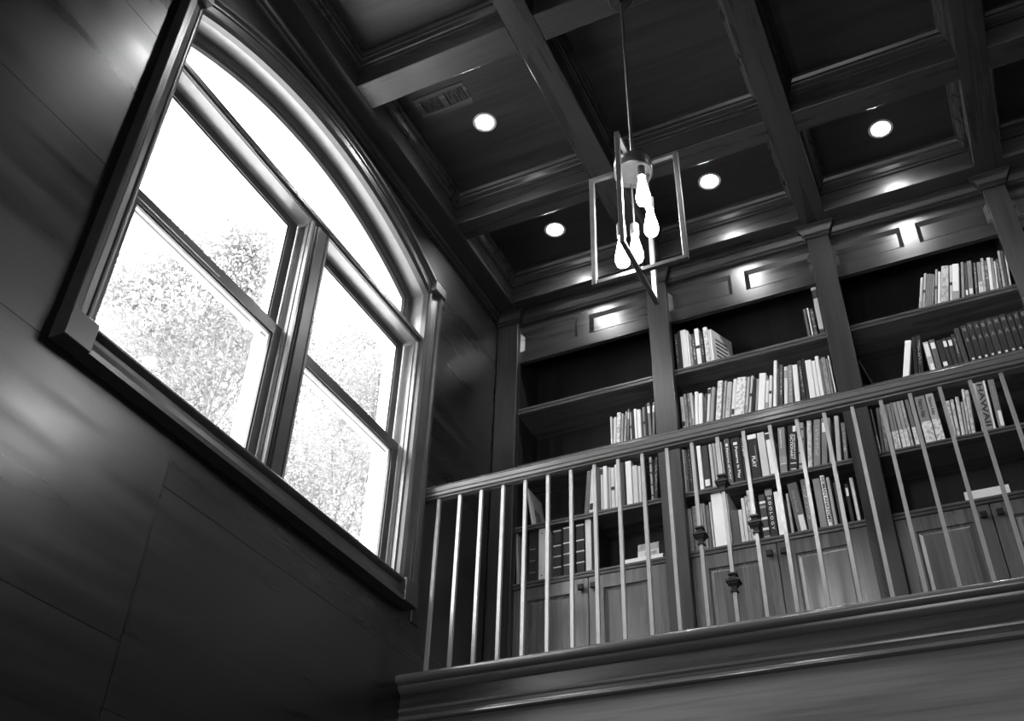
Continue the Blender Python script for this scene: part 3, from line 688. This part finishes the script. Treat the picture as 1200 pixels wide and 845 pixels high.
# each row: shelf, bay, shelf height, then books as (left, right, height, lean in degrees, tone, spine style)
BOOK_ROWS = [
 ('top', 2, 5.325, [
  (1.1930,1.2105,0.287,0.0,0.12,'t'), (1.2111,1.2289,0.301,0.0,0.06,'p'), (1.2295,1.2667,0.306,0.0,0.85,'p'), (1.2673,1.2811,0.290,0.0,0.80,'p'),
  (1.2824,1.2968,0.252,0.0,0.30,'b'), (1.2974,1.3188,0.257,-0.0,0.12,'t'), (1.3200,1.3470,0.286,-0.2,0.82,'m'), (1.3490,1.3683,0.260,0.0,0.05,'w'),
  (1.3731,1.3998,0.280,0.0,0.78,'b'), (1.4004,1.4100,0.253,0.0,0.70,'p'), (1.4112,1.4251,0.250,0.0,0.78,'C'), (1.9736,1.9889,0.219,0.0,0.18,'p'),
  (1.9957,2.0057,0.222,0.0,0.75,'p'), (2.0097,2.0297,0.211,0.0,0.15,'n'), (2.0409,2.0696,0.362,0.0,0.55,'H'),
 ]),
 ('second', 2, 4.905, [
  (1.1930,1.2130,0.231,0.0,0.82,'l'), (1.2138,1.2316,0.246,0.0,0.30,'b'), (1.2350,1.2504,0.248,0.0,0.22,'b'), (1.2510,1.2657,0.245,0.0,0.65,'d'),
  (1.2666,1.2867,0.243,3.9,0.85,'p'), (1.2876,1.3127,0.227,3.9,0.85,'p'), (1.3211,1.3294,0.213,6.6,0.15,'t'), (1.3307,1.3503,0.248,7.4,0.72,'D'),
  (1.3524,1.3723,0.246,8.1,0.40,'p'), (1.3856,1.4166,0.278,8.3,0.80,'b'), (1.4237,1.4393,0.269,9.1,0.45,'t'), (1.4406,1.4681,0.255,9.4,0.55,'t'),
  (1.4730,1.4947,0.269,9.5,0.75,'l'), (1.4960,1.5518,0.265,9.5,0.82,'b'), (1.5547,1.5709,0.260,9.7,0.55,'d'), (1.5749,1.5895,0.263,10.0,0.60,'m'),
  (1.5923,1.6105,0.237,9.5,0.05,'p'), (1.6125,1.6274,0.230,9.1,0.38,'p'), (1.6283,1.6670,0.259,9.0,0.85,'p'), (1.6704,1.6887,0.201,8.6,0.75,'d'),
  (1.6897,1.7065,0.231,8.5,0.75,'m'), (1.7152,1.7353,0.329,7.8,0.82,'p'), (1.7363,1.7487,0.266,7.8,0.15,'p'), (1.7497,1.7697,0.288,7.8,0.12,'t'),
  (1.7774,1.7983,0.267,7.3,0.70,'h'), (1.8021,1.8268,0.270,6.6,0.35,'w'), (1.8391,1.8683,0.262,4.0,0.82,'p'), (1.8768,1.9003,0.286,2.3,0.06,'w'),
  (1.9012,1.9200,0.293,2.2,0.04,'p'), (1.9209,1.9550,0.272,2.1,0.80,'p'), (1.9559,1.9768,0.261,1.9,0.78,'p'), (1.9782,2.0000,0.286,1.7,0.85,'p'),
  (2.0014,2.0116,0.259,1.5,0.30,'p'), (2.0130,2.0375,0.268,1.3,0.40,'b'), (2.0388,2.0508,0.251,1.1,0.30,'p'), (2.0559,2.0646,0.272,0.0,0.82,'p'),
 ]),
 ('third', 2, 4.480, [
  (1.1753,1.1865,0.293,0.0,0.70,'p'), (1.1880,1.1986,0.290,0.0,0.30,'t'), (1.1992,1.2089,0.285,0.0,0.12,'t'), (1.2095,1.2221,0.290,0.0,0.12,'t'),
  (1.2352,1.2547,0.308,0.0,0.10,'p'), (1.2610,1.2851,0.295,0.0,0.85,'p'), (1.2871,1.3236,0.289,0.0,0.08,'l'), (1.3294,1.3486,0.292,0.0,0.55,'p'),
  (1.3510,1.3677,0.291,0.0,0.40,'p'), (1.3687,1.4058,0.291,0.0,0.60,'p'), (1.4191,1.4494,0.299,0.0,0.15,'T:Patterns of PLAY'), (1.4556,1.5074,0.297,0.0,0.04,'T:Patterns in Play'),
  (1.5088,1.5471,0.288,0.0,0.07,'T2:PLAY'), (1.5509,1.6006,0.294,0.0,0.05,'P:PLAY'), (1.6052,1.6454,0.293,0.0,0.65,'p'), (1.6488,1.6828,0.284,0.0,0.80,'D'),
  (1.6998,1.7385,0.297,4.1,0.30,'N'), (1.7457,1.7927,0.293,6.5,0.05,'T:DICTIONARY'), (1.7975,1.8295,0.300,6.5,0.40,'n'), (1.8461,1.8708,0.299,6.7,0.65,'b'),
  (1.8737,1.9100,0.297,8.6,0.30,'w'), (1.9171,1.9462,0.297,8.1,0.28,'h'), (1.9570,1.9724,0.293,6.1,0.40,'p'), (1.9958,2.0199,0.293,5.9,0.55,'p'),
  (2.0339,2.0556,0.239,4.9,0.25,'w'),
 ]),
 ('counter', 2, 4.120, [
  (1.1760,1.1990,0.272,0.0,0.28,'s'), (1.2018,1.2275,0.282,0.0,0.30,'s'), (1.2299,1.2461,0.286,0.0,0.30,'p'), (1.2494,1.2605,0.288,0.0,0.42,'p'),
  (1.2624,1.2763,0.285,0.0,0.35,'p'), (1.2786,1.2971,0.271,0.0,0.20,'p'), (1.2994,1.3105,0.286,0.0,0.60,'p'), (1.3123,1.4026,0.337,0.0,0.93,'p'),
  (1.4094,1.4503,0.209,0.0,0.15,'p'), (1.4512,1.4720,0.205,0.0,0.70,'p'), (1.4729,1.4922,0.271,0.0,0.70,'p'), (1.4931,1.5066,0.280,0.0,0.65,'b'),
  (1.5075,1.5322,0.310,0.0,0.70,'b'), (1.5680,1.6015,0.269,0.0,0.12,'B'), (1.6041,1.6415,0.297,0.0,0.06,'T:ZOOLOGY'), (1.6476,1.6844,0.271,0.0,0.92,'p'),
  (1.7097,1.7239,0.246,0.0,0.50,'p'), (1.7431,1.7944,0.302,-3.6,0.20,'G:Great Forests'), (1.7969,1.8244,0.309,-0.4,0.25,'w'), (1.8567,1.8929,0.298,0.0,0.35,'p'),
  (1.8968,1.9195,0.310,0.0,0.85,'K:HUMAN ANATOMY'), (1.9259,1.9431,0.294,0.0,0.50,'p'), (1.9554,1.9774,0.258,0.0,0.10,'p'), (2.0091,2.0261,0.232,0.0,0.08,'h'),
  (2.0387,2.0580,0.262,0.0,0.55,'K'),
 ]),
 ('second', 1, 4.905, [
  (0.7533,0.7655,0.212,0.0,0.65,'l'), (0.7685,0.7830,0.201,3.0,0.80,'p'), (0.7841,0.8092,0.229,3.5,0.80,'b'), (0.8152,0.8254,0.217,3.5,0.55,'t'),
  (0.8319,0.8455,0.224,5.2,0.50,'w'), (0.8538,0.8651,0.234,3.5,0.25,'h'), (0.8756,0.8850,0.208,0.7,0.55,'m'), (0.8857,0.9007,0.217,0.6,0.06,'p'),
  (0.9034,0.9206,0.228,0.0,0.85,'p'), (0.9213,0.9456,0.218,0.0,0.85,'p'), (0.9467,0.9542,0.203,0.5,0.15,'p'), (0.9556,0.9742,0.224,0.2,0.30,'m'),
  (0.9754,0.9846,0.237,0.0,0.06,'p'), (0.9865,1.0076,0.247,0.0,0.28,'h'), (1.0106,1.0254,0.242,3.2,0.28,'h'),
 ]),
 ('third', 1, 4.480, [
  (0.5725,0.5999,0.293,4.6,0.25,'p'), (0.6015,0.6304,0.299,4.4,0.78,'l'), (0.6487,0.6748,0.304,0.9,0.12,'p'), (0.6774,0.6930,0.296,0.5,0.65,'D'),
  (0.6941,0.7190,0.300,0.4,0.85,'p'), (0.7200,0.7314,0.285,0.3,0.40,'p'), (0.7325,0.7418,0.286,0.1,0.65,'p'), (0.7428,0.7655,0.281,0.0,0.70,'m'),
  (0.7681,0.7913,0.292,0.0,0.75,'p'), (0.8015,0.8282,0.297,0.0,0.10,'p'), (0.8348,0.8715,0.298,0.0,0.85,'p'), (0.8756,0.9060,0.259,0.0,0.65,'p'),
  (0.9086,0.9268,0.250,0.0,0.65,'p'), (0.9298,0.9449,0.241,0.0,0.06,'t'), (0.9806,0.9962,0.291,0.0,0.42,'n'), (0.9972,1.0167,0.282,3.4,0.08,'t'),
 ]),
 ('counter', 1, 4.120, [
  (0.1580,0.1714,0.376,-2.4,0.38,'V'), (0.2309,0.2899,0.329,0.0,0.06,'g'), (0.2924,0.3424,0.343,0.0,0.75,'o'), (0.3811,0.4311,0.311,0.0,0.07,'k'),
  (0.4323,0.4445,0.310,0.0,0.03,'p'), (0.4457,0.5062,0.316,0.0,0.14,'k'), (0.5230,0.5727,0.317,0.0,0.06,'k'), (0.5787,0.6145,0.333,0.0,0.92,'p'),
  (0.6156,0.6382,0.322,0.0,0.04,'p'),
 ]),
 ('top', 3, 5.325, [
  (2.5782,2.5943,0.228,13.9,0.60,'d'), (2.5957,2.6088,0.257,13.9,0.55,'m'), (2.6103,2.6204,0.246,14.1,0.30,'p'), (2.6210,2.6311,0.242,14.2,0.30,'p'),
  (2.6317,2.6423,0.238,14.2,0.30,'p'), (2.6433,2.6558,0.228,14.1,0.25,'t'), (2.6621,2.6742,0.259,12.7,0.42,'m'), (2.6766,2.6934,0.237,12.7,0.76,'p'),
  (2.6949,2.7342,0.266,12.6,0.60,'b'), (2.7413,2.7557,0.263,11.7,0.60,'m'), (2.7566,2.7914,0.260,11.6,0.85,'d'), (2.8032,2.8184,0.261,11.4,0.35,'p'),
  (2.8222,2.8373,0.254,10.6,0.15,'l'), (2.8410,2.8646,0.257,9.9,0.30,'l'), (2.8740,2.8867,0.234,9.9,0.20,'t'), (2.8918,2.9138,0.231,9.5,0.35,'L'),
  (2.9147,2.9301,0.250,9.3,0.55,'b'), (2.9311,2.9460,0.229,9.2,0.20,'b'), (2.9478,2.9683,0.246,8.8,0.85,'p'), (2.9697,2.9803,0.238,8.8,0.40,'p'),
  (2.9822,2.9915,0.210,8.6,0.82,'p'), (2.9975,3.0099,0.217,7.3,0.25,'t'), (3.0136,3.0274,0.273,7.3,0.55,'t'), (3.0284,3.0431,0.265,7.4,0.15,'p'),
  (3.0445,3.0550,0.239,7.4,0.85,'p'),
 ]),
 ('second', 3, 4.910, [
  (2.4096,2.4439,0.240,14.1,0.92,'p'), (2.4711,2.4927,0.254,8.0,0.04,'p'), (2.4943,2.5181,0.253,7.7,0.05,'t'), (2.5519,2.5803,0.198,0.0,0.50,'M'),
  (2.5840,2.6133,0.206,0.0,0.20,'h'), (2.6186,2.6468,0.192,0.0,0.06,'l'), (2.6478,2.6695,0.197,0.0,0.06,'h'), (2.6705,2.6948,0.195,0.7,0.06,'h'),
  (2.6969,2.7189,0.208,0.2,0.06,'t'), (2.7200,2.7462,0.241,0.0,0.10,'p'), (2.7530,2.7842,0.247,0.0,0.05,'E:N'), (2.7852,2.8164,0.256,0.0,0.05,'E:T'),
  (2.8174,2.8474,0.251,0.0,0.05,'E:A'), (2.8484,2.8787,0.248,0.0,0.05,'E:B'), (2.8798,2.9125,0.252,0.0,0.07,'E:A'), (2.9135,2.9462,0.253,0.0,0.05,'E:M'),
  (2.9472,2.9796,0.257,0.3,0.05,'E:M'), (2.9807,3.0120,0.252,0.1,0.05,'E:A'), (3.0130,3.0442,0.257,0.0,0.05,'E:E'), (3.0452,3.0772,0.260,0.0,0.05,'E:E'),
 ]),
 ('third', 3, 4.485, [
  (2.2130,2.2214,0.281,0.0,0.30,'L'), (2.2232,2.2386,0.281,3.7,0.25,'p'), (2.2404,2.2593,0.281,3.4,0.35,'b'), (2.2652,2.2853,0.288,2.3,0.30,'L'),
  (2.2898,2.3091,0.286,1.5,0.30,'L'), (2.3100,2.3220,0.292,1.4,0.30,'L'), (2.3282,2.3478,0.289,0.2,0.35,'L'), (2.3487,2.3678,0.290,0.1,0.40,'L'),
  (2.3687,2.3842,0.291,0.0,0.55,'b'), (2.3921,2.4120,0.292,0.0,0.22,'L'), (2.4414,2.4913,0.294,0.0,0.30,'Q'), (2.4952,2.5342,0.295,0.0,0.45,'Q'),
  (2.5710,2.5882,0.229,3.2,0.60,'b'), (2.5904,2.6067,0.232,3.5,0.62,'b'), (2.6118,2.6289,0.239,4.5,0.65,'b'), (2.6298,2.6417,0.206,5.5,0.45,'p'),
  (2.6426,2.6571,0.280,5.7,0.65,'b'), (2.6588,2.6766,0.269,5.5,0.60,'b'), (2.7076,2.7232,0.299,3.4,0.72,'p'), (2.7244,2.7610,0.297,3.2,0.32,'K:HAWAII'),
  (2.7619,2.7719,0.299,3.1,0.82,'p'), (2.7845,2.8154,0.299,3.1,0.26,'G'),
 ]),
]

for shelf, bay, z, books in BOOK_ROWS: finish_row(shelf, bay, z+.0003, books)

def single_book(w, h, d, tone, style, mat, label, group):
    o = make_book(w, h, d, tone, style); o.matrix_world = mat; tag(o, label, 'book', group); return o
T = Matrix.Translation; RY = lambda a: Matrix.Rotation(math.radians(a), 4, 'Y'); RX = lambda a: Matrix.Rotation(math.radians(a), 4, 'X'); RZ = lambda a: Matrix.Rotation(math.radians(a), 4, 'Z')
# thin book leaning on the left side of the right bay, second shelf
single_book(.009, .20, .15, .06, 'p', T((2.255, YS+.01, 4.906)) @ RY(-13.5), 'slim black book leaning alone on second shelf of right bookcase', 'books on the second shelf of the right bookcase')
# booklet with a picture cover leaning in the left bay
bk = single_book(.012, .27, .20, .55, 'p', T((.245, YS+.004, 4.4825)) @ RY(-9), 'thin pale picture book leaning alone at left end of third shelf', 'books on the third shelf of the left bookcase')
pc = MB().box(.012, .0124, .05, .13, .02, .15).build('cover_picture', SPINE['blotchy'], bk); pc.color = (.10, .10, .10, 1)
# cover print of the outward facing book on the middle top shelf
for o in list(bpy.data.objects):
    if o.get('label', '').find('cover showing') >= 0:
        w = max(v.co.x for v in o.data.vertices)
        for q in range(5):
            MB().box(w, w+.0004, .03, .14, .06+.03*q, .072+.03*q).build('cover_lettering', DARKP, o)
# lying things on the counters
single_book(.030, .215, .17, .9, 'p', T((.815, 4.764, 4.1505)) @ RY(90) , 'white book lying flat on the counter of the left bookcase', 'books lying on the counters')
card = MB().box(-.060, .060, 0, .004, 0, .118).build('picture_card', plain('card_white', .8, .6)); card.matrix_world = T((.925, 4.83, 4.1512)) @ RX(-8)
pp = MB().box(-.0595, .0595, -.0006, .0004, .074, .1175).build('printed_border', SPINE['blotchy'], card); pp.color = (.5, .5, .5, 1)
pp = MB().box(-.02, .055, -.0006, .0004, .012, .065).build('printed_picture', SPINE['blotchy'], card); pp.color = (.55, .55, .55, 1)
tag(card, 'small picture card standing on the white book of the left counter', 'card')
single_book(.052, .20, .13, .80, 'p', T((2.548, 4.764, 4.1725)) @ RY(90), 'pale book lying flat on the counter of the right bookcase', 'books lying on the counters')

# ------------------------------------------------------------------ pendant light
pl = empty('pendant_light', (1.630, 2.776, 4.86)); tag(pl, 'bronze pendant with two crossed open square frames and four glowing bulbs', 'pendant lamp')
PX, PY = 1.630, 2.776
def p_at(mbf, name, mat, sm=False, par=None):
    mbf.v = [(x-PX, y-PY, z-4.86) for x, y, z in mbf.v]
    return mbf.build(name, mat, par or pl, sm)
p_at(MB().lathe([(.001, 6.09), (.064, 6.09), (.064, 6.078), (.058, 6.068), (.012, 6.060), (.010, 6.045), (.001, 6.045)], (PX, PY-.012, 0), 28), 'canopy', DARKIRON, True)
p_at(MB().tube((PX, PY-.012, 6.06), (PX, PY, 4.88), .0065, 10), 'stem', BRASS, True)
p_at(MB().lathe([(.001, 4.895), (.055, 4.895), (.076, 4.888), (.080, 4.880), (.080, 4.828), (.077, 4.824), (.070, 4.824), (.066, 4.838), (.001, 4.838)], (PX, PY, 0), 32), 'hub', BRASS, True)
def sq_frame(axis, half, z0, z1, t=.0095):
    mb = MB()
    def bx(u0, u1, za, zb):
        if axis == 'x': mb.box(PX+u0, PX+u1, PY-t, PY+t, za, zb)
        else: mb.box(PX-t, PX+t, PY+u0, PY+u1, za, zb)
    bx(-half, -half+2*t, z0, z1); bx(half-2*t, half, z0, z1)
    bx(-half+2*t, half-2*t, z0, z0+2*t); bx(-half+2*t, -.078, z1-2*t, z1); bx(.078, half-2*t, z1-2*t, z1)
    return bevel(p_at(mb, 'open_frame', BRASS), .0015)
sq_frame('x', .194, 4.272, 4.875); sq_frame('y', .194, 4.262, 4.886)
BL = [(1.681, 2.722, 4.785, 4.735, 4.57), (1.679, 2.808, 4.690, 4.632, 4.480), (1.578, 2.735, 4.512, 4.448, 4.288), (1.602, 2.832, 4.590, 4.535, 4.385)]
for x, y, zs, zg, zb in BL:
    s = p_at(MB().lathe([(.001, zs+.004), (.010, zs+.004), (.018, zs), (.019, zg), (.016, zg-.004), (.001, zg-.004)], (x, y, 0), 18), 'socket', BRASS, True)
    if zs < 4.75: p_at(MB().tube((x, y, 4.84), (x, y, zs), .004, 8), 'drop_rod', BRASS, True)
    Lh = zg-zb
    prof = [(.013, zg), (.0135, zg-.12*Lh), (.018, zg-.30*Lh), (.024, zg-.52*Lh), (.029, zg-.70*Lh), (.029, zg-.80*Lh), (.024, zg-.92*Lh), (.013, zg-.985*Lh), (.001, zb)]
    p_at(MB().lathe(prof, (x, y, 0), 20), 'bulb', BULBM, True)

# ------------------------------------------------------------------ recessed ceiling lights
dl_pts = [(.600, 4.306, 'over the left bookcase bay'), (1.628, 4.312, 'over the middle bookcase bay'), (2.642, 4.325, 'over the right bookcase bay'), (.579, 3.340, 'beside the ceiling vent'),
          (.80, 2.150, 'added unseen in the front coffers'), (3.660, 4.320, 'added unseen to the right'), (3.660, 3.340, 'added unseen to the right, second row')]  # front light and right-hand pair: unseen, added where the lighting needed sources
ringm = MB().lathe([(.058, 0), (.068, 0), (.070, -.003), (.068, -.006), (.058, -.006), (.052, -.003), (.052, 0)], (0, 0, 0), 28, cap=False).mesh('trim_ring', TRIMRING, True)
lensm = MB().lathe([(.001, 0), (.050, 0), (.050, -.004), (.047, -.0055), (.001, -.0055)], (0, 0, 0), 28).mesh('lens', LENSM)
for x, y, t in dl_pts:
    d = empty('recessed_light', (x, y, 6.3295)); tag(d, 'small round recessed ceiling light '+t, 'ceiling light', 'recessed ceiling lights')
    obj('trim_ring', ringm, d); obj('lens', lensm, d)
    sp = bpy.data.lights.new('downlight_beam', 'SPOT'); sp.energy = SPOT_W; sp.spot_size = math.radians(148); sp.spot_blend = .5; sp.shadow_soft_size = .045
    so = bpy.data.objects.new('downlight_beam', sp); COL.objects.link(so); so.parent = d; so.location = (0, 0, -.012)

# ------------------------------------------------------------------ ceiling vent
vg = empty('ceiling_vent', (.438, 3.10, 6.33)); tag(vg, 'flush wooden air vent with two groups of slots in the coffer', 'vent')
def v_at(mbf, name, mat):
    mbf.v = [(x-.438, y-3.10, z-6.33) for x, y, z in mbf.v]; return mbf.build(name, mat, vg)
mb = MB()
for a, b, c, d in ((.272, .590, 3.030, 3.055), (.272, .590, 3.145, 3.186), (.272, .305, 3.055, 3.145), (.573, .590, 3.055, 3.145), (.420, .455, 3.055, 3.145)): mb.box(a, b, c, d, 6.324, 6.3298)
v_at(mb, 'vent_plate', SHELFW)
v_at(MB().box(.305, .573, 3.055, 3.145, 6.3290, 6.3297), 'slot_shade', BLACK)  # black sheet: the shade inside the slots is put into its colour
for x0 in (.305, .455):
    for k in range(8):
        xx = x0+.0150+k*.0125
        mb = MB(); mb.loops([[(xx-.0015, y, 6.3288), (xx+.0015, y, 6.3288), (xx+.0025, y, 6.3262), (xx-.0020, y, 6.3262)] for y in (3.055, 3.145)], True, True, True)
        v_at(mb, 'slat', SHELFW)

# ------------------------------------------------------------------ outlet on the wall
ou = MB().box(0, .006, -.036, .036, -.058, .058).build('wall_outlet', OUTLETM); ou.location = (.0002, 3.985, 3.66); bevel(ou, .003)
tag(ou, 'small dark outlet plate on the wall below the window corner', 'outlet')
for zz in (-.02, .02):
    mb = MB().box(.006, .008, -.015, .015, zz-.013, zz+.013); mb.build('socket_face', DARKIRON, ou)

# ------------------------------------------------------------------ trees beyond the window
def tree(name, x, y, z_top, spread, zc, nl, lsize, mat, label, seed, trunk_r=.11, zspread=None):
    r = random.Random(seed); t = empty(name, (x, y, -.02)); tag(t, label, 'tree', 'trees beyond the arched window')
    zs = zspread or (z_top-zc)
    mb = MB(); nseg = 7; prev = None; cols = []
    for i in range(nseg+1):
        f = i/nseg; cols.append((r.uniform(-.15, .15)*f*2, r.uniform(-.15, .15)*f*2, f*(z_top-.6), trunk_r*(1-.88*f)))
    mb.loops([[(cx+rr*math.cos(2*math.pi*k/8), cy+rr*math.sin(2*math.pi*k/8), cz) for k in range(8)] for cx, cy, cz, rr in cols], True, True, True)
    mb.build('trunk', BARK, t, True)
    br = MB(); lf = MB()
    clusters = []
    for q in range(60):
        az = r.uniform(0, 2*math.pi); u = r.uniform(-1, 1); rad = r.uniform(.45, 1)
        cx, cy, cz = spread*rad*math.cos(az)*math.sqrt(1-u*u*.8), spread*rad*math.sin(az)*math.sqrt(1-u*u*.8), zc+u*zs
        clusters.append((cx, cy, cz))
        bz = max(.4*zc, cz-abs(r.uniform(.5, 1.6)))
        f = min(bz/(z_top-.6), 1); 
        i0 = min(int(f*nseg), nseg-1); tx, ty = cols[i0][0], cols[i0][1]
        br.tube((tx, ty, bz), (cx, cy, cz), .012, 4)
    br.build('branches', BARK, t)
    for q in range(nl):
        cx, cy, cz = r.choice(clusters); s = spread*.15
        px, py, pz = cx+r.gauss(0, s), cy+r.gauss(0, s), cz+r.gauss(0, s*.8)
        a = Vector((r.gauss(0, 1), r.gauss(0, 1), r.gauss(0, 1))).normalized(); b = a.cross(Vector((r.gauss(0, 1), r.gauss(0, 1), r.gauss(0, 1)))).normalized()
        L = lsize*r.uniform(.6, 1.3); p = Vector((px, py, pz))
        lf.quad([p-a*L, p-b*L*.45, p+a*L, p+b*L*.45])
    me = bpy.data.meshes.new('leaves'); me.from_pydata(lf.v, [], lf.f); me.materials.append(mat)
    o = obj('leaves', me, t); o['kind'] = 'stuff'
    return t
tree('leafy_tree', -6.0, 7.9, 10.2, 1.15, 9.25, 4200, .042, LEAF_DARK, 'slender dark-leaved young tree in the middle of the left window', 3, .07)
tree('leafy_tree', -9.0, 10.3, 15.0, 2.3, 12.0, 30000, .055, LEAF_PALE, 'large pale tree filling the lower left sash of the window', 5)
tree('leafy_tree', -15.0, 19.9, 23.2, 3.1, 19.8, 22000, .075, LEAF_PALE, 'tall pale tree behind the middle mullion of the window', 6)
tree('leafy_tree', -10.0, 17.4, 18.0, 2.6, 14.6, 30000, .055, LEAF_PALE, 'large pale tree filling the right half of the window', 8, zspread=3.0)
tree('leafy_tree', -13.5, 12.4, 17.5, 2.0, 15.4, 16000, .065, LEAF_PALE, 'pale round tree at the lower left corner of the window', 9)
tree('leafy_tree', -7.0, 12.5, 11.5, 1.6, 9.6, 16000, .045, LEAF_PALE, 'low pale tree along the bottom of the right lower sash', 12)
